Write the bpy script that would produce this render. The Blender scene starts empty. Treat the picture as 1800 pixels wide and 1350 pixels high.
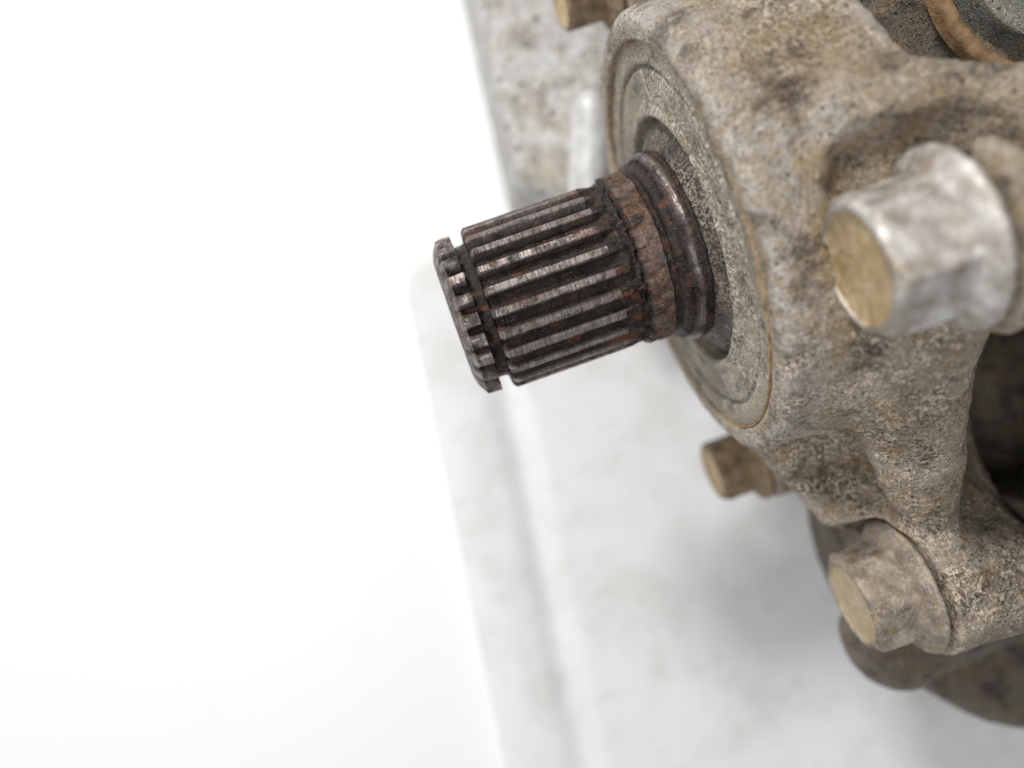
import bpy, math
import numpy as np
from mathutils import Matrix, Vector
MM = 0.001
C = bpy.context.scene.collection
sc = bpy.context.scene

# ------------------------------------------------------------------ camera, lights, exposure
FPX, CXP, CYP, D0 = 1430.0, 900.0, 675.0, 161.0       # focal length in pixels of the 1800 px photo, camera height over the shaft (mm)
cam = bpy.data.cameras.new('camera'); cam_o = bpy.data.objects.new('camera', cam); C.objects.link(cam_o)
cam.sensor_width = 36.0; cam.lens = 36.0*FPX/1800.0
cam_o.location = (0, 0, D0*MM); cam.clip_start = 0.005; cam.clip_end = 20.0
cam.dof.use_dof = True; cam.dof.focus_distance = 0.144; cam.dof.aperture_fstop = 6.8
sc.camera = cam_o

world = bpy.data.worlds.new("World"); sc.world = world; world.use_nodes = True
bg = world.node_tree.nodes['Background']; bg.inputs[0].default_value = (0.94, 0.97, 1.0, 1); bg.inputs[1].default_value = 0.36
def area(name, loc, target, size, power, col, size_y=None):
    l = bpy.data.lights.new(name, 'AREA'); l.shape = 'RECTANGLE'; l.size = size*MM; l.size_y = (size_y or size)*MM
    l.energy = power; l.color = col
    o = bpy.data.objects.new(name, l); C.objects.link(o)
    o.location = Vector(loc)*MM; d = Vector(target)*MM - o.location
    o.rotation_euler = d.to_track_quat('-Z', 'Y').to_euler(); return o
area('lamp', (-400, 490, 600), (0, 0, -40), 150, 7.4, (1.0, 0.975, 0.94), 130)
area('lamp', (-400, -300, 1080), (0, 0, -60), 260, 6.6, (1.0, 0.99, 0.975))
sc.view_settings.view_transform = 'Standard'; sc.view_settings.look = 'None'; sc.view_settings.exposure = 0.0; sc.view_settings.gamma = 1.0

# ------------------------------------------------------------------ the gearbox frame: x into the housing along the shaft, y up the picture, z to the lens
th, ti = math.radians(19.46), math.radians(1.98)
A_ = np.array([math.cos(th)*math.cos(ti), math.sin(th)*math.cos(ti), -math.sin(ti)])
V_ = np.array([-math.sin(th), math.cos(th), 0.0]); W_ = np.cross(A_, V_)
O_ = np.array([(1190.4-CXP)/FPX*D0, -(427.5-CYP)/FPX*D0, 0.0])
FRAME = Matrix(((A_[0], V_[0], W_[0], O_[0]*MM), (A_[1], V_[1], W_[1], O_[1]*MM), (A_[2], V_[2], W_[2], O_[2]*MM), (0, 0, 0, 1)))
BOARD_Z = -122.0
def at(px, py, D):                                    # a photo pixel at distance D (mm) below the lens -> gearbox frame
    q = np.array([(px-CXP)/FPX*D, -(py-CYP)/FPX*D, D0-D]) - O_
    return np.array([q@A_, q@V_, q@W_])
def at_world(px, py, z):
    D = D0-z; return ((px-CXP)/FPX*D, -(py-CYP)/FPX*D, z)

# ------------------------------------------------------------------ noise on points (mm)
_rs = np.random.RandomState(7); _T = _rs.rand(64, 64, 64).astype(np.float32)*2-1
def vnoise(P, s):
    q = P/s; i = np.floor(q).astype(np.int64); f = (q-i); f = f*f*(3-2*f); i &= 63; j = (i+1) & 63
    x0, y0, z0 = i[:, 0], i[:, 1], i[:, 2]; x1, y1, z1 = j[:, 0], j[:, 1], j[:, 2]; fx, fy, fz = f[:, 0], f[:, 1], f[:, 2]
    a = _T[x0, y0, z0]*(1-fx)+_T[x1, y0, z0]*fx; b = _T[x0, y1, z0]*(1-fx)+_T[x1, y1, z0]*fx
    c = _T[x0, y0, z1]*(1-fx)+_T[x1, y0, z1]*fx; d = _T[x0, y1, z1]*(1-fx)+_T[x1, y1, z1]*fx
    return (a*(1-fy)+b*fy)*(1-fz)+(c*(1-fy)+d*fy)*fz
def fbm(P, s, n=3):
    r = 0; k = 1.0
    for _ in range(n): r = r+k*vnoise(P, s); s *= 0.5; k *= 0.5; P = P+17.3
    return r
def sstep(a, b, x): t = np.clip((x-a)/(b-a), 0, 1); return t*t*(3-2*t)

# ------------------------------------------------------------------ objects
def mesh_from(name, V, F, smooth=True, attrs=None, flat_angle=None):
    V = np.asarray(V, np.float32)*MM; F = np.asarray(F, np.int32)
    me = bpy.data.meshes.new(name); n = F.shape[1]
    me.vertices.add(len(V)); me.vertices.foreach_set('co', V.ravel())
    me.loops.add(F.size); me.loops.foreach_set('vertex_index', F.ravel())
    me.polygons.add(len(F)); me.polygons.foreach_set('loop_start', np.arange(0, F.size, n, dtype=np.int32))
    me.polygons.foreach_set('use_smooth', np.full(len(F), smooth))
    me.update(calc_edges=True)
    for k, v in (attrs or {}).items():
        at_ = me.attributes.new(k, 'FLOAT', 'POINT'); at_.data.foreach_set('value', np.asarray(v, np.float32))
    return me
def link(name, me, mat, parent=None, label=None):
    o = bpy.data.objects.new(name, me); C.objects.link(o)
    if not me.materials: me.materials.append(mat)
    if parent is not None: o.parent = parent
    if label: o['label'] = label
    return o
def tag(o, label=None, cat=None, kind=None, group=None):
    for k, v in (('label', label), ('category', cat), ('kind', kind), ('group', group)):
        if v: o[k] = v
def compact(V, F, attrs=None):
    u, inv = np.unique(F, return_inverse=True)
    return V[u], inv.reshape(F.shape), {k: v[u] for k, v in (attrs or {}).items()}
def grid_faces(nx, nt, wrap=True):
    i, j = np.meshgrid(np.arange(nx-1), np.arange(nt if wrap else nt-1), indexing='ij'); j2 = (j+1) % nt
    return np.stack([i*nt+j, i*nt+j2, (i+1)*nt+j2, (i+1)*nt+j], -1).reshape(-1, 4)

# ------------------------------------------------------------------ materials
def mat_new(name):
    m = bpy.data.materials.new(name); m.use_nodes = True; nt = m.node_tree; b = nt.nodes['Principled BSDF']; return m, nt, b
class NB:                                             # small node builder, coordinates in mm
    def __init__(s, name):
        s.m, s.nt, s.b = mat_new(name); s.N = s.nt.nodes; s.L = s.nt.links
        tc = s.N.new('ShaderNodeTexCoord'); mp = s.N.new('ShaderNodeMapping'); mp.inputs['Scale'].default_value = (1000, 1000, 1000)
        s.L.new(tc.outputs['Object'], mp.inputs['Vector']); s.co = mp.outputs[0]
    def scaled(s, sx, sy, sz):
        mp = s.N.new('ShaderNodeMapping'); mp.inputs['Scale'].default_value = (sx, sy, sz); s.L.new(s.co, mp.inputs['Vector']); return mp.outputs[0]
    def noise(s, size, detail=4, rough=0.6, co=None, dist=0.0):
        n = s.N.new('ShaderNodeTexNoise'); n.inputs['Scale'].default_value = 1.0/size; n.inputs['Detail'].default_value = detail
        n.inputs['Roughness'].default_value = rough; n.inputs['Distortion'].default_value = dist
        s.L.new(co or s.co, n.inputs['Vector']); return n.outputs['Fac']
    def voro(s, size, co=None, feature='F1', rand=1.0):
        n = s.N.new('ShaderNodeTexVoronoi'); n.inputs['Scale'].default_value = 1.0/size; n.feature = feature; n.inputs['Randomness'].default_value = rand
        s.L.new(co or s.co, n.inputs['Vector']); return n.outputs['Distance'], n.outputs['Color'] if feature == 'F1' else None
    def ramp(s, fac, stops):
        r = s.N.new('ShaderNodeValToRGB'); e = r.color_ramp.elements
        while len(e) < len(stops): e.new(0.5)
        for el, (p, c) in zip(e, stops):
            el.position = p; el.color = (c, c, c, 1) if isinstance(c, (int, float)) else (*c, 1)
        s.L.new(fac, r.inputs[0]); return r.outputs[0]
    def mix(s, fac, a, b):
        n = s.N.new('ShaderNodeMix'); n.data_type = 'RGBA'
        for v, i in ((fac, n.inputs[0]), (a, n.inputs[6]), (b, n.inputs[7])):
            if isinstance(v, (int, float)): i.default_value = v
            elif isinstance(v, tuple): i.default_value = (*v, 1)
            else: s.L.new(v, i)
        return n.outputs[2]
    def math(s, op, a, b=0.0, clamp=False):
        n = s.N.new('ShaderNodeMath'); n.operation = op; n.use_clamp = clamp
        for v, i in ((a, n.inputs[0]), (b, n.inputs[1])):
            if isinstance(v, (int, float)): i.default_value = v
            else: s.L.new(v, i)
        return n.outputs[0]
    def attr(s, name):
        n = s.N.new('ShaderNodeAttribute'); n.attribute_name = name; return n.outputs['Fac']
    def bump(s, h, dist_mm, prev=None, strength=1.0):
        n = s.N.new('ShaderNodeBump'); n.inputs['Distance'].default_value = dist_mm*MM; n.inputs['Strength'].default_value = strength
        s.L.new(h, n.inputs['Height'])
        if prev is not None: s.L.new(prev, n.inputs['Normal'])
        return n.outputs[0]
    def out(s, col, rough=0.6, metal=0.0, normal=None, spec=None):
        for v, k in ((col, 'Base Color'), (rough, 'Roughness'), (metal, 'Metallic')):
            i = s.b.inputs[k]
            if isinstance(v, (int, float)): i.default_value = v
            elif isinstance(v, tuple): i.default_value = (*v, 1)
            else: s.L.new(v, i)
        if normal is not None: s.L.new(normal, s.b.inputs['Normal'])
        if spec is not None: s.b.inputs['Specular IOR Level'].default_value = spec
        return s.m

def make_cast(name, base, light, ochre, dark, sc=1.0, grain=0.55, dust=0.5, dustcol=(0.60, 0.52, 0.44)):
    n = NB(name)
    big = n.noise(14, 3, 0.55); med = n.noise(4.0*sc, 5, 0.65, dist=0.4); fine = n.noise(0.72*sc, 4, 0.7)
    d1, c1 = n.voro(grain); d2, c2 = n.voro(grain*2.1); d3, _ = n.voro(2.7)
    c = n.mix(n.ramp(big, [(0.40, 0.0), (0.62, 1.0)]), base, light)
    c = n.mix(n.ramp(med, [(0.50, 0.0), (0.64, 0.85)]), c, ochre)
    c = n.mix(n.math('MULTIPLY', n.attr('ochre'), n.ramp(n.noise(5.0, 4, 0.6), [(0.40, 0.0), (0.55, 0.85)])), c, ochre)
    c = n.mix(n.math('MULTIPLY', n.attr('grime_shade'), n.ramp(n.noise(3.5, 5, 0.65), [(0.30, 0.3), (0.55, 0.9)])), c, dark)
    c = n.mix(n.math('MULTIPLY', n.attr('bare_glint'), n.ramp(n.noise(2.2, 5, 0.7), [(0.36, 0.0), (0.52, 0.9)])), c, (0.56, 0.54, 0.52))
    c = n.mix(n.ramp(n.noise(6.5, 4, 0.6), [(0.50, 0.0), (0.62, 0.85)]), c, dark)
    gm = n.math('MULTIPLY', n.ramp(n.noise(5.5, 4, 0.7), [(0.5-0.25*dust, 0.0), (0.72-0.25*dust, 1.0)]), n.ramp(fine, [(0.44, 0.0), (0.53, 1.0)]))
    gm = n.math('MULTIPLY', n.math('MULTIPLY', gm, 0.8), n.attr('dust'))
    c = n.mix(gm, c, dustcol)
    gr = n.ramp(d1, [(0.12, 1.0), (0.42, 0.0)]); pick = n.ramp(c1, [(0.50, 0.0), (0.60, 1.0)])
    c = n.mix(n.math('MULTIPLY', n.math('MULTIPLY', gr, pick), 0.6), c, tuple(min(1, x*1.35) for x in dustcol))
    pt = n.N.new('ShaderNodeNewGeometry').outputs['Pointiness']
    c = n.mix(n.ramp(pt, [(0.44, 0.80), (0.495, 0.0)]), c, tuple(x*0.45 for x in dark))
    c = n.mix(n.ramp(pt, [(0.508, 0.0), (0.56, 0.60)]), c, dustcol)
    sp = n.math('MULTIPLY', n.ramp(d2, [(0.16, 1.0), (0.30, 0.0)]), n.ramp(c2, [(0.70, 0.0), (0.76, 1.0)]))
    c = n.mix(n.math('MULTIPLY', sp, 0.8), c, tuple(x*0.35 for x in dark))
    h = n.math('ADD', n.math('MULTIPLY', fine, 0.8), n.math('MULTIPLY', gr, 0.45))
    h = n.math('SUBTRACT', h, n.math('MULTIPLY', sp, 0.5))
    h = n.math('ADD', h, n.math('MULTIPLY', gm, 0.35))
    nrm = n.bump(h, 1.25); nrm = n.bump(med, 1.0, nrm)
    return n.out(c, n.ramp(fine, [(0.3, 0.42), (0.7, 0.80)]), n.math('MULTIPLY', n.ramp(big, [(0.50, 0.0), (0.62, 0.45)]), n.math('SUBTRACT', 1.0, gm)), nrm)

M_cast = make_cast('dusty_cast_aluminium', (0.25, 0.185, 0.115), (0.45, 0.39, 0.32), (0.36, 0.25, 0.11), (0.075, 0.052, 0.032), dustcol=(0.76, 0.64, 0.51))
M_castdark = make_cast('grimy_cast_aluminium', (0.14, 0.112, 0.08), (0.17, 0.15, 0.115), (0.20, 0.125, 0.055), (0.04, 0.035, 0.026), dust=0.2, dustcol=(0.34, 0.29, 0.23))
M_seal = make_cast('dusty_seal_rubber', (0.27, 0.23, 0.17), (0.42, 0.37, 0.285), (0.38, 0.285, 0.155), (0.08, 0.068, 0.055), grain=0.45, dust=0.6, dustcol=(0.70, 0.63, 0.53))
M_cone = make_cast('gritty_dark_steel', (0.055, 0.048, 0.042), (0.10, 0.088, 0.075), (0.13, 0.085, 0.05), (0.02, 0.018, 0.016), grain=0.45, dust=0.7, dustcol=(0.42, 0.36, 0.30))
M_block = make_cast('blotchy_grey_aluminium', (0.50, 0.49, 0.47), (0.60, 0.595, 0.585), (0.42, 0.375, 0.30), (0.35, 0.32, 0.28), sc=2.6, grain=1.6, dust=0.2, dustcol=(0.44, 0.42, 0.39))

def make_shaft():
    n = NB('rusty_splined_steel')
    big = n.noise(5, 4, 0.6); med = n.noise(1.6, 5, 0.7, dist=0.5); fine = n.noise(0.35, 3, 0.7); d, cc = n.voro(0.45)
    wear_glint = n.attr('wear_glint')
    c = n.mix(n.ramp(big, [(0.38, 0.0), (0.62, 1.0)]), (0.006, 0.005, 0.0045), (0.026, 0.020, 0.017))
    c = n.mix(n.ramp(med, [(0.52, 0.0), (0.64, 0.8)]), c, (0.060, 0.030, 0.020))
    red = n.math('MULTIPLY', n.ramp(n.noise(2.6, 4, 0.6, co=n.scaled(0.45, 1, 1)), [(0.55, 0.0), (0.67, 1.0)]), n.ramp(fine, [(0.4, 0.2), (0.6, 1.0)]))
    c = n.mix(n.math('MULTIPLY', red, 0.85), c, (0.17, 0.055, 0.024))
    gl = n.math('MULTIPLY', n.ramp(d, [(0.12, 1.0), (0.28, 0.0)]), n.ramp(cc, [(0.70, 0.0), (0.76, 1.0)]))
    c = n.mix(n.math('MULTIPLY', gl, 0.6), c, (0.34, 0.31, 0.27))
    c = n.mix(n.math('MULTIPLY', n.attr('band'), n.ramp(n.noise(1.8, 4, 0.65), [(0.38, 0.0), (0.56, 0.9)])), c, n.mix(n.ramp(fine, [(0.4, 0.0), (0.6, 1.0)]), (0.075, 0.032, 0.020), (0.19, 0.115, 0.075)))
    # worn crests: bare steel with fine turning marks
    marks = n.noise(0.20, 1, 0.4, co=n.scaled(1.0, 0.05, 0.05)); mk = n.ramp(marks, [(0.38, 0.0), (0.60, 1.0)])
    steel = n.mix(mk, (0.18, 0.152, 0.14), (0.34, 0.30, 0.285))
    steel = n.mix(n.ramp(n.noise(4.0, 3, 0.6), [(0.50, 0.0), (0.68, 0.7)]), steel, (0.16, 0.085, 0.065))
    wf = n.math('MULTIPLY', wear_glint, n.ramp(n.noise(2.2, 5, 0.7), [(0.36, 0.12), (0.50, 1.0)]))
    wf = n.math('MINIMUM', wf, 1.0, True)
    c = n.mix(wf, c, steel)
    h = n.math('ADD', n.math('MULTIPLY', fine, 0.5), n.math('MULTIPLY', med, 0.7)); h = n.math('MULTIPLY', h, n.math('SUBTRACT', 1.0, n.math('MULTIPLY', wf, 0.75)))
    nrm = n.bump(h, 0.55); nrm = n.bump(n.math('MULTIPLY', mk, wf), 0.02, nrm)
    return n.out(c, n.ramp(med, [(0.35, 0.30), (0.65, 0.62)]), n.math('MULTIPLY', wf, 0.75), nrm, 0.35)
M_shaft = make_shaft()

def make_bolt(name, top, side, ochre, metal=0.5, dust=1.0, och=0.8, fk=0.85):
    n = NB(name)
    big = n.noise(5, 4, 0.6); med = n.noise(1.8, 5, 0.65); fine = n.noise(0.5, 4, 0.7); face = n.attr('face')
    c = n.mix(n.ramp(big, [(0.40, 0.0), (0.62, 1.0)]), side, top)
    c = n.mix(n.ramp(med, [(0.52, 0.0), (0.66, och)]), c, ochre)
    c = n.mix(n.math('MULTIPLY', face, fk), c, n.mix(n.ramp(n.noise(3.0, 4), [(0.4, 0.0), (0.6, 1.0)]), (0.50, 0.35, 0.15), (0.56, 0.43, 0.25)))
    dm = n.math('MULTIPLY', n.ramp(n.noise(4, 4, 0.7), [(0.42, 0.0), (0.58, 1.0)]), n.ramp(fine, [(0.42, 0.0), (0.58, 1.0)]))
    pt = n.N.new('ShaderNodeNewGeometry').outputs['Pointiness']
    nf = n.math('SUBTRACT', 1.0, face)
    c = n.mix(n.math('MULTIPLY', nf, n.ramp(pt, [(0.515, 0.0), (0.58, 0.75)])), c, tuple(min(0.6, x*1.6) for x in top))
    c = n.mix(n.math('MULTIPLY', nf, n.ramp(pt, [(0.40, 0.8), (0.485, 0.0)])), c, tuple(x*0.4 for x in side))
    c = n.mix(n.math('MULTIPLY', dm, 0.85*dust), c, (0.42, 0.36, 0.30))
    nrm = n.bump(n.math('ADD', fine, n.math('MULTIPLY', med, 0.8)), 0.22*dust+0.08)
    return n.out(c, n.ramp(med, [(0.3, 0.42), (0.7, 0.75)]), n.math('MULTIPLY', n.math('SUBTRACT', 1.0, dm), metal), nrm)
M_bolt = make_bolt('dusty_zinc_bolt', (0.34, 0.295, 0.24), (0.17, 0.14, 0.11), (0.36, 0.24, 0.10), 0.5, 0.75, 0.7, 0.6)
M_boltbright = make_bolt('bright_zinc_bolt', (0.66, 0.64, 0.62), (0.34, 0.30, 0.25), (0.38, 0.29, 0.18), 0.85, 0.2, 0.35)
M_boltbrown = make_bolt('brown_passivated_bolt', (0.29, 0.205, 0.12), (0.14, 0.10, 0.062), (0.34, 0.21, 0.08), 0.4, 0.35)

def simple_rust():
    n = NB('orange_rust'); a = n.noise(3, 4); return n.out(n.mix(n.ramp(a, [(0.4, 0.0), (0.6, 1.0)]), (0.13, 0.075, 0.035), (0.24, 0.145, 0.07)), 0.8, 0.0, n.bump(n.noise(0.6), 0.3))
M_rust = simple_rust()
def rib_metal():
    n = NB('smooth_pale_metal'); return n.out(n.mix(n.ramp(n.noise(9, 3), [(0.4, 0.0), (0.6, 1.0)]), (0.48, 0.475, 0.46), (0.60, 0.60, 0.59)), 0.42, 0.1, n.bump(n.noise(2.5, 4), 0.3))
M_ribm = rib_metal()
def tan_edge():
    n = NB('tan_rust'); return n.out(n.mix(n.ramp(n.noise(4, 4), [(0.4, 0.0), (0.6, 1.0)]), (0.16, 0.09, 0.04), (0.36, 0.25, 0.13)), 0.8, 0.0, n.bump(n.noise(0.6), 0.3))
M_tan = tan_edge()
def white_paint(name, base, stain, amount, size):
    n = NB(name)
    s1 = n.ramp(n.noise(size, 4, 0.6, dist=0.6), [(0.60, 0.0), (0.74, 1.0)]); s2 = n.ramp(n.noise(size*4, 2, 0.5), [(0.42, 0.0), (0.66, 1.0)])
    s3 = n.ramp(n.noise(size*0.35, 3, 0.6, co=n.scaled(1, 0.55, 1)), [(0.68, 0.0), (0.76, 1.0)])
    c = n.mix(n.math('MULTIPLY', s2, amount*0.35), base, stain); c = n.mix(n.math('MULTIPLY', s1, amount*0.55), c, stain)
    c = n.mix(n.math('MULTIPLY', s3, amount*0.8), c, tuple(x*0.75 for x in stain))
    return n.out(c, 0.45, 0.0, n.bump(n.noise(1.5, 2), 0.05))
M_cap = make_cast('grey_green_metal', (0.17, 0.17, 0.145), (0.23, 0.23, 0.205), (0.22, 0.21, 0.15), (0.12, 0.12, 0.10), dust=0.1)
M_board = white_paint('white_plastic', (0.665, 0.672, 0.685), (0.38, 0.345, 0.28), 0.7, 5.0)
M_table = white_paint('white_backdrop', (0.735, 0.75, 0.765), (0.71, 0.72, 0.73), 0.2, 60)

# ------------------------------------------------------------------ the setting
def rounded_rect(cx, cy, hx, hy, r, n=14):
    P = []
    for sx, sy, a0 in ((1, 1, 0), (-1, 1, 90), (-1, -1, 180), (1, -1, 270)):
        for k in range(n+1):
            a = math.radians(a0+90*k/n); P.append((cx+sx*(hx-r)+r*math.cos(a), cy+sy*(hy-r)+r*math.sin(a)))
    return np.array(P)
TABLE_Z = BOARD_Z-9
V = [(-900, -900, TABLE_Z), (900, -900, TABLE_Z), (900, 900, TABLE_Z), (-900, 900, TABLE_Z)]
t = link('table', mesh_from('table', V, [(0, 1, 2, 3)]), M_table); t['kind'] = 'structure'
# board: a slab whose rim has a shallow groove; its left edge and top corner come from the photo
e0 = np.array(at_world(715, 520, BOARD_Z)[:2]); e1 = np.array(at_world(886, 1345, BOARD_Z)[:2])
bd = (e0-e1)/np.linalg.norm(e0-e1); bx = np.array([bd[1], -bd[0]])     # along the left edge (up), across it (right)
top_y = 14.0; HX, HY = 150.0, 130.0
org = e0+bd*top_y+bx*HX-bd*HY
rings = []
for inset, z in ((0, -9), (0, -2.5), (0.4, -1.0), (1.4, -0.2), (3.0, 0), (19.0, 0), (21.5, -0.5), (24.5, -2.0), (27.0, -2.6), (30.0, -2.0), (33.0, -0.8), (36.0, -0.5), (37.0, -0.5)):
    r = max(14.0-inset, 4.0) if inset < 20 else 8.0
    q = rounded_rect(0, 0, HX-inset, HY-inset, r); rings.append(np.c_[q, np.full(len(q), z)])
m_ = len(rings[0]); Q = np.concatenate(rings); XY = org+np.outer(Q[:, 0], bx)+np.outer(Q[:, 1], bd)
Vb = np.c_[XY-org, Q[:, 2]+9]; F = grid_faces(len(rings), m_)
cidx = len(Vb); Vb = np.r_[Vb, [[0, 0, 8.5]]]; last = (len(rings)-1)*m_
tri = [(last+j, last+(j+1) % m_, cidx, cidx) for j in range(m_)]
me = bpy.data.meshes.new('board'); me.from_pydata([tuple(p*MM) for p in Vb], [], [tuple(f) for f in F]+[t_[:3] for t_ in tri]); me.polygons.foreach_set('use_smooth', [True]*len(me.polygons))
board = link('board', me, M_board); board.location = Vector((org[0], org[1], BOARD_Z-9))*MM
tag(board, 'white plastic board with stained grooved rim lying under the gearbox', 'board')

# ------------------------------------------------------------------ the gearbox
root = bpy.data.objects.new('gearbox', None); C.objects.link(root); root.empty_display_size = 0.02
root.location = (0.10, 0.0, BOARD_Z*MM)
tag(root, 'dusty cast metal gearbox with a rusty splined output shaft sticking out to the left', 'gearbox')
ROOT_INV = Matrix.Translation(-root.location)
def part(name, me, mat, label=None, extra=Matrix.Identity(4)):
    o = link(name, me, mat, root, label); o.matrix_basis = ROOT_INV @ FRAME @ extra; return o

# ---- signed distance fields, meshed with surface nets
def smin(a, b, k): h = np.clip(0.5+0.5*(b-a)/k, 0, 1); return b*(1-h)+a*h-k*h*(1-h)
def smax(a, b, k): return -smin(-a, -b, k)
class Grid:
    def __init__(s, lo, hi, h):
        s.lo = np.array(lo, np.float32); s.h = h; n = ((np.array(hi)-lo)/h).astype(int)+1; s.n = n
        s.x = (lo[0]+h*np.arange(n[0], dtype=np.float32))[:, None, None]; s.y = (lo[1]+h*np.arange(n[1], dtype=np.float32))[None, :, None]; s.z = (lo[2]+h*np.arange(n[2], dtype=np.float32))[None, None, :]
def cyl_x(g, y, z, r, x0, x1, rnd=1.5, slope=0.0):
    dr = np.sqrt((g.y-y)**2+(g.z-z)**2)-(r+slope*(g.x-x0))+rnd; dx = np.maximum(x0-g.x, g.x-x1)+rnd
    return np.minimum(np.maximum(dr, dx), 0)+np.sqrt(np.maximum(dr, 0)**2+np.maximum(dx, 0)**2)-rnd
def cyl_z(g, x, y, r, z0, z1, rnd=1.5):
    dr = np.sqrt((g.x-x)**2+(g.y-y)**2)-r+rnd; dz = np.maximum(z0-g.z, g.z-z1)+rnd
    return np.minimum(np.maximum(dr, dz), 0)+np.sqrt(np.maximum(dr, 0)**2+np.maximum(dz, 0)**2)-rnd
def capsule(g, p, q, r0, r1=None):
    p = np.array(p, float); q = np.array(q, float); d = q-p; L2 = d@d; r1 = r0 if r1 is None else r1
    t = np.clip(((g.x-p[0])*d[0]+(g.y-p[1])*d[1]+(g.z-p[2])*d[2])/L2, 0, 1)
    return np.sqrt((g.x-p[0]-t*d[0])**2+(g.y-p[1]-t*d[1])**2+(g.z-p[2]-t*d[2])**2)-(r0+(r1-r0)*t)
def box(g, c, hs, rnd=2.0, rz=0.0, rx=0.0):
    x, y, z = g.x-c[0], g.y-c[1], g.z-c[2]
    if rz: cs, sn = math.cos(rz), math.sin(rz); x, y = x*cs+y*sn, -x*sn+y*cs
    if rx: cs, sn = math.cos(rx), math.sin(rx); y, z = y*cs+z*sn, -y*sn+z*cs
    qx, qy, qz = abs(x)-hs[0]+rnd, abs(y)-hs[1]+rnd, abs(z)-hs[2]+rnd
    return np.minimum(np.maximum(np.maximum(qx, qy), qz), 0)+np.sqrt(np.maximum(qx, 0)**2+np.maximum(qy, 0)**2+np.maximum(qz, 0)**2)-rnd
def nets(f, g):
    f = f.astype(np.float32); s = f < 0
    nx, ny, nz = f.shape; cnt = np.zeros((nx-1, ny-1, nz-1), np.int8)
    for i in (0, 1):
        for j in (0, 1):
            for k in (0, 1): cnt += s[i:nx-1+i, j:ny-1+j, k:nz-1+k]
    act = np.argwhere((cnt > 0) & (cnt < 8)); del cnt
    ids = np.full((nx-1, ny-1, nz-1), -1, np.int32); ids[act[:, 0], act[:, 1], act[:, 2]] = np.arange(len(act))
    acc = np.zeros((len(act), 3)); num = np.zeros(len(act)); cor = [(i, j, k) for i in (0, 1) for j in (0, 1) for k in (0, 1)]
    for a in range(8):
        for b in range(a+1, 8):
            ca, cb = np.array(cor[a]), np.array(cor[b])
            if abs(ca-cb).sum() != 1: continue
            fa = f[tuple((act+ca).T)]; fb = f[tuple((act+cb).T)]; m = (fa < 0) != (fb < 0)
            t = np.where(m, fa/np.where(m, fa-fb, 1), 0)[:, None]; acc += np.where(m[:, None], ca+t*(cb-ca), 0); num += m
    V = (act+acc/num[:, None])*g.h+g.lo
    Fs = []
    for ax in range(3):
        d = np.zeros(3, int); d[ax] = 1; u, v = [(1, 2), (2, 0), (0, 1)][ax]
        sl0 = [slice(1, n-1) for n in f.shape]; sl0[ax] = slice(0, f.shape[ax]-1); sl1 = list(sl0); sl1[ax] = slice(1, f.shape[ax])
        a, b = s[tuple(sl0)], s[tuple(sl1)]; e = np.argwhere(a != b); inside = a[tuple(e.T)]
        off = np.ones(3, int); off[ax] = 0; e = e+off
        du = np.zeros(3, int); du[u] = 1; dv = np.zeros(3, int); dv[v] = 1
        q = np.stack([ids[tuple((e-du-dv).T)], ids[tuple((e-dv).T)], ids[tuple(e.T)], ids[tuple((e-du).T)]], 1)
        q[~inside] = q[~inside][:, ::-1]; q = q[(q >= 0).all(1)]; Fs.append(q)
    return V, np.concatenate(Fs)
def vnormals(V, F):
    n = np.cross(V[F[:, 2]]-V[F[:, 0]], V[F[:, 3]]-V[F[:, 1]]); N = np.zeros_like(V)
    for k in range(4): np.add.at(N, F[:, k], n)
    return N/np.maximum(np.linalg.norm(N, axis=1), 1e-9)[:, None]

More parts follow.
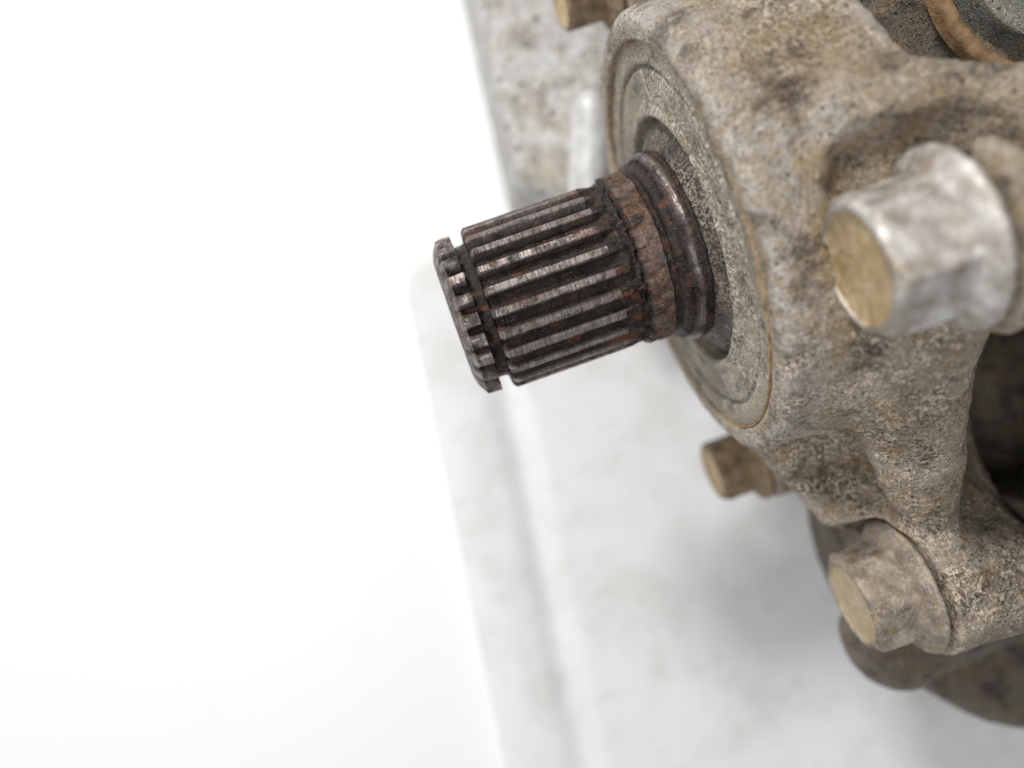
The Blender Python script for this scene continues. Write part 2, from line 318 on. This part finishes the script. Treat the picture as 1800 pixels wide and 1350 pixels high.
H = 0.6
BOLTS = []
def front_cover():
    g = Grid((-2, -104, -84), (62, 76, 66), H)
    r = np.sqrt(g.y**2+g.z**2)
    f = cyl_x(g, 0, 0, 43.8, -0.2, 28.5, 3.0)                                   # seal boss
    f = smin(f, cyl_x(g, 0, 0, 42.0, 5, 28.5, 3, 0.10), 3)
    # flange web behind, carrying the bolts
    lobe = capsule(g, (29, -22, 22), (30.5, -68, -7), 19.5, 13.5)                   # bulge running down to the low bolt
    f = smin(f, lobe, 9)
    f = smin(f, capsule(g, (30, -58, -18), (34, -30, -50), 12, 12), 8)
    f = smin(f, capsule(g, at(1400, 800, 169), at(1500, 912, 169), 6.0, 5), 9)
    f = smin(f, cyl_x(g, -56.5, -58.5, 11.5, 17.6, 44, 1.5), 6)                # far bolt boss
    f = smin(f, cyl_x(g, -80.0, -3.4, 15.4, 22.6, 48, 1.5), 5)                   # low bolt boss
    f = smin(f, box(g, (40, -72, -14), (9, 20, 18), 4), 6)
    f = smin(f, cyl_x(g, 64.5, -28.8, 12, 14.2, 44, 1.5), 7)                   # top bolt boss
    f = smin(f, cyl_x(g, -17, 48.8, 14.5, 24.0, 28.5, 2.5), 6)                   # near bolt boss
    f = smin(f, capsule(g, (18, 8, 41), (58, -10, 44), 6.0, 7.5), 3)              # rib
    f = smin(f, box(g, (54, -17, 36), (14, 11, 13), 5), 5)
    f = smin(f, cyl_x(g, -16, 53, 10.5, 39, 60, 2), 4)
    f = smin(f, box(g, (40, -58, -32), (10, 36, 22), 4), 8)
    # hollow under the near bolt, in the shade
    f = smax(f, -capsule(g, (48.5, -42, 32), (48.5, -62, 8), 14, 12), 16)
    f = smax(f, -capsule(g, (48, -47, 40), (57, -64, 36), 14, 18), 10)
    # pockets
    f = smax(f, -capsule(g, (18, -4.5, 45.5), (30, -6, 49), 6.5, 7.0), 3)
    f = smax(f, -capsule(g, at(1470, 805, 157), at(1510, 880, 160), 5.5, 4.5), 9)
    # machined clearance round the bolt heads
    f = smax(f, -cyl_x(g, -80.2, -3.3, 15.2, 4, 22.3, 1.0), 1.5)
    # bore for the seal
    f = np.maximum(f, -np.maximum(r-38.7, g.x-9))
    f = np.maximum(f, g.z-65)
    V, F = nets(f, g); N = vnormals(V, F)
    rr = np.hypot(V[:, 1], V[:, 2]); keep = sstep(39, 40.5, rr)
    amp = keep*(0.55*fbm(V, 11, 2)+0.20*fbm(V, 2.2, 3)+0.16*np.maximum(vnoise(V, 1.3), 0))*sstep(-2, 10, V[:, 0]+6)
    V = V+N*amp[:, None]
    dust = 0.75+0.9*vnoise(V, 16)+0.5*sstep(0, -60, V[:, 1]); dust = np.clip(dust, 0, 1.3)
    rr = np.hypot(V[:, 1], V[:, 2])
    grime_shade = np.clip(sstep(27, 36, V[:, 0]+4*vnoise(V, 9))*sstep(-52, -64, V[:, 1])+0.8*sstep(33, 40, V[:, 0]+3*vnoise(V, 9))*(V[:, 1] < -24), 0, 1)*0.85  # grime low down; the hollow's shade is painted in as dark colour
    dust = dust*(1-0.5*grime_shade)
    bare_glint = np.exp(-((rr-42.6)/1.6)**2)*(V[:, 0] < 7)+np.exp(-(np.linalg.norm((V-np.array(at(1470, 205, 118)))*[0.35, 1, 1], axis=1)/4.0)**2)+np.exp(-(((V[:, 0]-28)/1.8)**2))*(V[:, 1] > 14)  # bare rim and edge; the highlight on the rib top is painted in too
    och = np.exp(-(np.linalg.norm(V-np.array(at(1350, 170, 122)), axis=1)/13)**2)+np.exp(-(np.linalg.norm(V-np.array(at(1420, 420, 122)), axis=1)/13)**2)+0.8*np.exp(-(np.linalg.norm(V-np.array(at(1480, 830, 158)), axis=1)/7)**2)
    return part('front_cover', mesh_from('front_cover', V, F, attrs={'dust': dust*(1-0.6*np.clip(och, 0, 1)), 'bare_glint': np.clip(bare_glint, 0, 1), 'ochre': np.clip(och, 0, 1), 'grime_shade': grime_shade}), M_cast)
cover = front_cover()

def lathe(name, prof, nt, mat, attr_fn=None, noise=None, parent=None, label=None):
    P = np.array(prof, float); a = np.linspace(0, 2*np.pi, nt, endpoint=False)
    X = np.repeat(P[:, 0], nt); R = np.repeat(P[:, 1], nt); T = np.tile(a, len(P))
    V = np.c_[X, R*np.cos(T), R*np.sin(T)]
    if noise: V = noise(V, X, R, T)
    at_ = attr_fn(V, X, R, T) if attr_fn else {}
    return V, grid_faces(len(P), nt)[:, ::-1], at_
def dense(prof, step):
    P = np.array(prof, float); d = np.r_[0, np.cumsum(np.hypot(*np.diff(P, axis=0).T))]; n = int(d[-1]/step)+1
    t = np.linspace(0, d[-1], n); return np.c_[np.interp(t, d, P[:, 0]), np.interp(t, d, P[:, 1])]

# ---- oil seal
sealp = [(8, 38.4), (1.6, 38.4), (0.7, 38.2), (0.5, 37.4), (0.6, 34.6), (0.9, 34.2), (1.4, 33.9), (1.3, 33.4), (0.9, 33.0), (0.8, 30), (0.8, 27.4), (0.4, 26.2), (0.2, 25.4), (0.3, 24.9), (0.8, 24.6), (4.5, 24.2), (7.0, 24.0), (7.4, 17.4)]
def seal_noise(V, X, R, T):
    n = 0.10*fbm(V, 2.2, 3)+0.12*fbm(V, 12, 2); n = n*(R < 38.4)
    X2 = V[:, 0]+n
    for px, py, sa, sr, dep in ((1132, 142, .35, 1.9, 1.4), (1142, 146, .35, 2.1, 1.4), (1271, 358, .5, .6, 1.6), (1288, 398, .5, .6, 1.6), (1082, 205, .3, 1.2, .8), (1082, 232, .3, 1.0, .8), (1228, 640, .3, 1.6, .8), (1237, 652, .3, 1.3, .8), (1315, 650, .6, 1.6, 1.0), (1310, 665, .9, .5, 1.0)):
        best = None
        for D in np.linspace(100, 210, 221):
            p = at(px, py, D)
            if best is None or abs(p[0]-1.1) < abs(best[0]-1.1): best = p
        pr = math.hypot(best[1], best[2]); pa = math.atan2(best[2], best[1]); da = (T-pa+np.pi) % (2*np.pi)-np.pi
        X2 = X2+dep*np.exp(-((R-pr)/sr)**2-((da*pr)/sa)**2)
    X2 = X2+0.75*(R/38)*np.cos(T+math.radians(45))
    V = V.copy(); V[:, 0] = X2; return V
V, F, _ = lathe('oil_seal', dense(sealp, 0.22), 900, M_seal, noise=seal_noise)
rr = np.hypot(V[:, 1], V[:, 2]); ang = np.arctan2(V[:, 2], V[:, 1])
seal = part('oil_seal', mesh_from('oil_seal', V, F, attrs={'dust': np.clip(0.35+1.1*sstep(-0.4, 0.6, np.sin(ang)-0.2*np.cos(ang))*(rr < 36)+0.3*vnoise(V, 7), 0, 1.3)}), M_seal)

V, F, _ = lathe('seal_edge_ring', dense([(1.6, 38.75), (1.0, 38.7), (0.8, 38.5), (1.0, 38.3), (1.6, 38.25)], 0.1), 600, None)
V = V.copy(); V[:, 0] += 0.10*fbm(V, 2.5, 3)-0.45+0.75*np.cos(np.arctan2(V[:, 2], V[:, 1])+math.radians(45))
link('seal_edge_ring', mesh_from('seal_edge_ring', V, F), M_tan, seal)

# ---- splined shaft: one height field r(x, angle), cut into its teeth
NT = 24; PS = 30
prof_t = [-46.9, 0.0]
SX = np.concatenate([np.linspace(-46.9, -44.6, 16), np.arange(-44.45, -42.3, 0.15), np.linspace(-42.25, -42.0, 4), np.arange(-41.9, -40.0, 0.2), np.linspace(-39.95, -39.4, 6), np.arange(-39.25, -0.6, 0.15), np.linspace(-0.5, 6, 30)])
u = np.linspace(0, 1, PS, endpoint=False)                                  # pitch coordinate, crest centred at .5
dens = 1+3*np.exp(-((u-0.27)/0.05)**2)+3*np.exp(-((u-0.73)/0.05)**2); cu = np.cumsum(dens); u = (cu-cu[0])/cu[-1]
PHI0 = math.radians(90-5.3-7.5)
TT = (np.add.outer(np.arange(NT), u).ravel())*2*np.pi/NT+PHI0; UU = np.tile(u, NT); nt_ = NT*PS
Xg, Tg = np.meshgrid(SX, TT, indexing='ij'); Ug = np.broadcast_to(UU, Xg.shape); Kg = np.broadcast_to(np.repeat(np.arange(NT), PS), Xg.shape)
base = np.interp(Xg, [-46.9, -46.8, -46.2, -45.1, -42.25, -42.15, -40.0, -39.9, -39.3, -15.8, -14.2, -12.9, -12.2, -11.9, -7.4, -7.2, -6.3, -5.9, -4.9, -3.9, -3.3, -2.6, -1.6, -0.9, -0.6, -0.4, 6],
                     [0.0, 11.6, 13.7, 15.6, 15.9, 13.3, 13.4, 15.6, 16.35, 16.35, 16.0, 15.5, 15.6, 16.75, 16.85, 16.2, 16.0, 17.6, 17.9, 17.9, 18.7, 19.05, 18.9, 18.95, 18.7, 17.4, 17.4])
crest_half = 0.185; flank = 0.085
du = np.abs(Ug-0.5); toothf = 1-sstep(crest_half-0.005, crest_half+flank, du)
in_spl = (Xg > -39.95) & (Xg < -12.6)
depth = 2.15*(1-sstep(-17.2, -13.4, Xg))*in_spl
rspl = base-depth*(1-toothf)
in_tip = (Xg < -42.2)
rnd = np.random.RandomState(3); tw = rnd.uniform(0.8, 1.25, NT)[Kg]; tipcrest = 1-sstep(0.20, 0.44, np.abs(Ug-0.5+0.02*np.sin(Kg*2.3)))
tipd = 2.3*tw*sstep(-46.3, -43.2, Xg)*in_tip; rtip = base-tipd*(1-tipcrest)
Rg = np.where(in_tip, rtip, np.where(in_spl, rspl, base))
# interrupted step on the collar's outer edge: the tooth ends left there
coll = (Xg > -12.3) & (Xg < -7.3)
notch = 0.8*(np.sin(Ug*2*np.pi*1.0+0.6) > 0.1)*(Xg < -10.2-0.9*np.sin(Kg*1.9))*coll; Rg = Rg-notch
P0 = np.stack([Xg.ravel(), Rg.ravel()*np.cos(Tg.ravel()), Rg.ravel()*np.sin(Tg.ravel())], 1)
crust = 0.16*fbm(P0, 1.3, 3)+0.16*fbm(P0, 3.5, 2)
gunk = np.exp(-((P0[:, 0]+13.0)/1.6)**2)*0.5*fbm(P0*1.0+5, 1.5, 3)+np.exp(-((P0[:, 0]+5.6)/1.5)**2)*0.25*fbm(P0+9, 1.8, 3)
crestmask = (toothf*in_spl*(1-sstep(-16.8, -14.6, Xg))).ravel()
tipmask = (tipcrest*in_tip*sstep(-46.6, -45.6, Xg)).ravel()
rough = 1-0.88*np.clip(crestmask, 0, 1)-0.55*tipmask
corner = -0.25*np.clip(0.2+fbm(P0+3, 2.4, 3), 0, 1)*sstep(0.4, 0.95, crestmask)*(1-sstep(0.95, 1.0, crestmask))
Rn = Rg.ravel()+crust*rough*1.15+gunk*(Xg.ravel() > -15)+corner
Rn = np.where(Xg.ravel() < -46.85, 0.0, Rn)
Xn = Xg.ravel()+np.where(Xg.ravel() > -42.3, 0.10, 0.05)*fbm(P0+31, 1.6, 2)*(Xg.ravel() < 0)
Vs = np.stack([Xn, Rn*np.cos(Tg.ravel()), Rn*np.sin(Tg.ravel())], 1)
Fs = grid_faces(len(SX), nt_)[:, ::-1]
ridge_glint = (np.exp(-((Xg+2.9)/0.6)**2)*1.3).ravel()  # glints on the shoulder ring, painted in as bright steel
wear_glint = np.clip(sstep(0.92, 0.999, crestmask)*1.0+tipmask*np.clip(0.75+fbm(P0, 2.5, 2), 0, 1)+0.35*(in_tip & (Xg < -45.0)).ravel()+ridge_glint*np.clip(0.5+1.6*vnoise(P0, 5), 0, 1)+(coll & (Xg > -11.7)).ravel()*0.35*np.clip(vnoise(P0+2, 4)+0.3, 0, 1), 0, 1)
band = ((Xg > -11.5) & (Xg < -7.4)).ravel()*1.0
at_s = {'wear_glint': wear_glint, 'band': band}
rowf = Fs.min(1)//nt_; colf = (np.arange(len(Fs)) % nt_); kf = colf//PS; uf = UU[colf]; xf = SX[np.clip(rowf, 0, len(SX)-1)]
is_tooth = (xf > -39.95) & (xf < -14.4) & (np.abs(uf-0.5+0.01) < crest_half+flank)
is_tip = (xf < -42.3) & (xf > -45.6) & (np.abs(uf-0.5+0.01) < 0.30)
is_coll = (xf > -12.3) & (xf < -7.3); is_sh = (xf > -6.3) & (xf < -0.5)
def cut(mask, name, parent):
    v, f, a_ = compact(Vs, Fs[mask], at_s); me = mesh_from(name, v, f, smooth=name not in ('spline_tooth', 'end_tooth'), attrs=a_)
    if parent is None: return part(name, me, M_shaft)
    return link(name, me, M_shaft, parent)
shaft = cut(~(is_tooth | is_tip | is_coll | is_sh), 'output_shaft', None)
for k in range(NT):
    cut(is_tooth & (kf == k), 'spline_tooth', shaft)
for k in range(NT):
    cut(is_tip & (kf == k), 'end_tooth', shaft)
cut(is_coll, 'collar', shaft); cut(is_sh, 'shoulder_ring', shaft)

V, F, _ = lathe('dust_cone', dense([(-0.9, 17.6), (-0.5, 18.5), (-0.1, 19.0), (0.7, 20.4), (1.5, 22.0), (2.2, 23.1), (2.9, 23.7), (3.8, 23.5), (5.0, 21.0)], 0.2), 700, None)
V = V.copy(); V[:, 0] += 0.10*fbm(V, 1.1, 3)
link('dust_cone', mesh_from('dust_cone', V, F, attrs={'dust': np.clip(0.75+0.5*vnoise(V, 6), 0, 1.2)}), M_cone, shaft)

# ---- flange bolts, axis along x, seat at x = 0, head towards -x
def hexr(T, af): a = (T+np.pi/6) % (np.pi/3)-np.pi/6; return (af/2)/np.cos(a)
def bolt_mesh(af, h, seed):
    nt = 180; T1 = np.linspace(0, 2*np.pi, nt, endpoint=False); rows = []
    rc = af/2*1.02; hr = hexr(T1, af); hr = np.minimum(hr, af/2*1.14)
    def row(x, r): rows.append(np.c_[np.broadcast_to(x, nt), r*np.cos(T1), r*np.sin(T1)])
    for x in np.linspace(0.5, -h+1.6, 14): row(x, hr)
    row(-h+0.9+0*hr, hr*0.996)
    for t in (0.3, 0.65, 1.0): row(-h+0.9-0.8*t+0*hr, hr*(1-t)+np.minimum(hr, rc*0.955)*t)
    row(-h-0.1, np.full(nt, af/2*0.93)); row(-h-0.08, np.full(nt, af/2*0.90)); row(-h+0.3, np.full(nt, af/2*0.885)); row(-h+0.55, np.full(nt, af/2*0.85))
    for k in (0.6, 0.4, 0.2, 0.001): row(-h+0.6+0.15*(0.78-k), np.full(nt, af/2*k))
    V = np.concatenate(rows); F = grid_faces(len(rows), nt)
    Q = V+seed*31.7; rad = np.hypot(V[:, 1], V[:, 2]); k = 0.07*fbm(Q, 1.4, 3)+0.15*fbm(Q, 5, 2)
    V = V*(1+0*V); V[:, 1:] *= (1+k/np.maximum(rad, 3))[:, None]; V[:, 0] += 0.07*fbm(Q+7, 1.5, 3)
    face = np.repeat(np.r_[np.zeros(20), np.linspace(0.5, 1, 1), np.ones(len(rows)-21)], nt)
    return V, F, face
def flange_mesh(rf, af, seed):
    pr = dense([(0.3, 0.2), (0.05, rf-0.6), (-0.2, rf-0.1), (-0.9, rf+0.05), (-1.6, rf-0.4), (-2.2, rf-1.3), (-2.9, af/2+0.9), (-3.6, af/2-0.2), (-3.7, af/2-1.5)], 0.35)
    V, F, _ = lathe('f', pr, 160, None); V = V.copy(); Q = V+seed*17.1; rad = np.hypot(V[:, 1], V[:, 2])
    V[:, 1:] *= (1+(0.08*fbm(Q, 1.4, 3)+0.18*fbm(Q, 6, 2))/np.maximum(rad, 3))[:, None]; V[:, 0] += 0.08*fbm(Q+3, 1.6, 3)
    return V, F
def bolt(pos, af, h, rf, rot, mat, seed, label, tilt=(0, 0)):
    V, F, face = bolt_mesh(af, h, seed)
    M = Matrix.Translation(Vector(pos)*MM) @ Matrix.Rotation(tilt[0], 4, 'Y') @ Matrix.Rotation(tilt[1], 4, 'Z') @ Matrix.Rotation(rot, 4, 'X')
    b = part('flange_bolt', mesh_from('flange_bolt', V, F, attrs={'face': face}), mat, label, M)
    V, F = flange_mesh(rf, af, seed); link('bolt_flange', mesh_from('bolt_flange', V, F, attrs={'face': np.zeros(len(V))}), mat, b)
    return b
bolt((22.4, -16.4, 48.8), 19.0, 14.0, 13.3, math.radians(20), M_boltbright, 1, 'large out of focus bright zinc bolt with an ochre face')
bolt((38.5, -16.0, 53.0), 13.0, 9.5, 9.8, math.radians(10), M_boltbright, 5, 'blurred bright bolt cut by the right edge of the photo')
bolt((22.0, -80.2, -3.3), 18.6, 12.0, 14.0, math.radians(-2), M_bolt, 2, 'dust caked bolt with a thin raised rim at the bottom right')
bolt((17.0, -56.0, -58.6), 15.4, 12.0, 11.4, math.radians(0), M_boltbrown, 3, 'small brown bolt below the seal')
bolt((13.6, 65.5, -28.8), 14.4, 12.5, 10.8, math.radians(24), M_boltbrown, 4, 'brown bolt cut by the top edge of the photo')

# ---- rear castings
def rear_housing():
    g = Grid((-2, -170, -124), (112, 90, 56), 1.5)
    f = cyl_x(g, -30, -45, 68, 50, 106, 5)
    f = smax(f, -box(g, (70, 60, 40), (60, 62, 40), 5), 4)
    f = smin(f, cyl_x(g, 14, -8, 28, 24, 106, 5), 5)
    f = np.maximum(f, -(g.z+70))
    f = smin(f, cyl_z(g, 93, -92, 66, -74, -50, 9), 4)
    f = smax(f, -capsule(g, (60, -32, 34), (66, -34, -40), 17, 17), 4)
    f = smax(f, -capsule(g, (59, -58, 20), (66, -60, -40), 17, 17), 4)
    f = smin(f, cyl_z(g, 105, -92, 45, -123, -60, 3), 4)
    f = smin(f, capsule(g, (29, -105, -38), (50, -98, -34), 12.5, 15), 2)
    f = smin(f, cyl_z(g, 70, 22, 23.5, -20, 23, 2.5), 4)
    f = np.maximum(f, -(np.maximum(np.hypot(g.x-70, g.y-22)-17.5, 18-g.z)))
    f = smax(f, -capsule(g, (38, 30, 20), (50, 15, 22), 3.5), 3)
    V, F = nets(f, g); N = vnormals(V, F); V = V+N*(0.5*fbm(V, 9, 2)+0.2*fbm(V, 3, 2))[:, None]
    return part('rear_housing', mesh_from('rear_housing', V, F, attrs={'dust': np.clip(0.3+vnoise(V, 15), 0, 1)}), M_castdark)
rear_housing()
def lathe_z(name, prof, c, mat, label=None):
    P = np.array(prof, float); nt = 160; a = np.linspace(0, 2*np.pi, nt, endpoint=False)
    Vz = np.array([(c[0]+r*math.cos(t), c[1]+r*math.sin(t), z) for z, r in P for t in a]); Vz[:, 2] += 0.25*fbm(Vz, 4, 3)
    return part(name, mesh_from(name, Vz, grid_faces(len(P), nt)[:, ::-1], attrs={'dust': np.full(len(Vz), 0.3)}), mat, label)
lathe_z('gasket_ring', dense([(22.0, 21.5), (24.6, 21.3), (25.2, 20.4), (25.0, 19.0), (22.0, 18.4)], 0.6)[::-1], (70, 22), M_rust, 'orange rusty ring round the bore')
lathe_z('bore_cap', dense([(16.0, 13.2), (24.0, 13.0), (24.8, 12.0), (25.0, 0.1)], 0.6)[::-1], (70, 22), M_cap, 'smooth grey green cap inside the rusty ring')
def side_block():
    g = Grid((-40, -40, -124), (70, 145, -48), 1.2)
    f = box(g, (25, 70, -97), (38, 72, 27), 3, rz=math.radians(-7))
    f = smax(f, -(g.x+17.7)*0.72-(g.y-38.9)*0.70+0*g.z, 4)
    V, F = nets(f, g); N = vnormals(V, F); V = V+N*(0.3*fbm(V, 9, 2))[:, None]
    return part('side_casting', mesh_from('side_casting', V, F, attrs={'dust': np.clip(0.3+vnoise(V, 15), 0, 1)}), M_block, 'blotchy pale grey casting behind the shaft')
side_block()
def side_rib():
    g = Grid((-25, -15, -85), (25, 65, -40), 0.8)
    f = capsule(g, at(1040, 195, 218), at(1034, 360, 224), 5.6)
    V, F = nets(f, g); V = V+vnormals(V, F)*(0.15*fbm(V, 7, 2))[:, None]
    return part('cast_rib', mesh_from('cast_rib', V, F, attrs={'face': np.zeros(len(V))}), M_ribm, 'smooth pale rib with a bright rounded end')
side_rib()
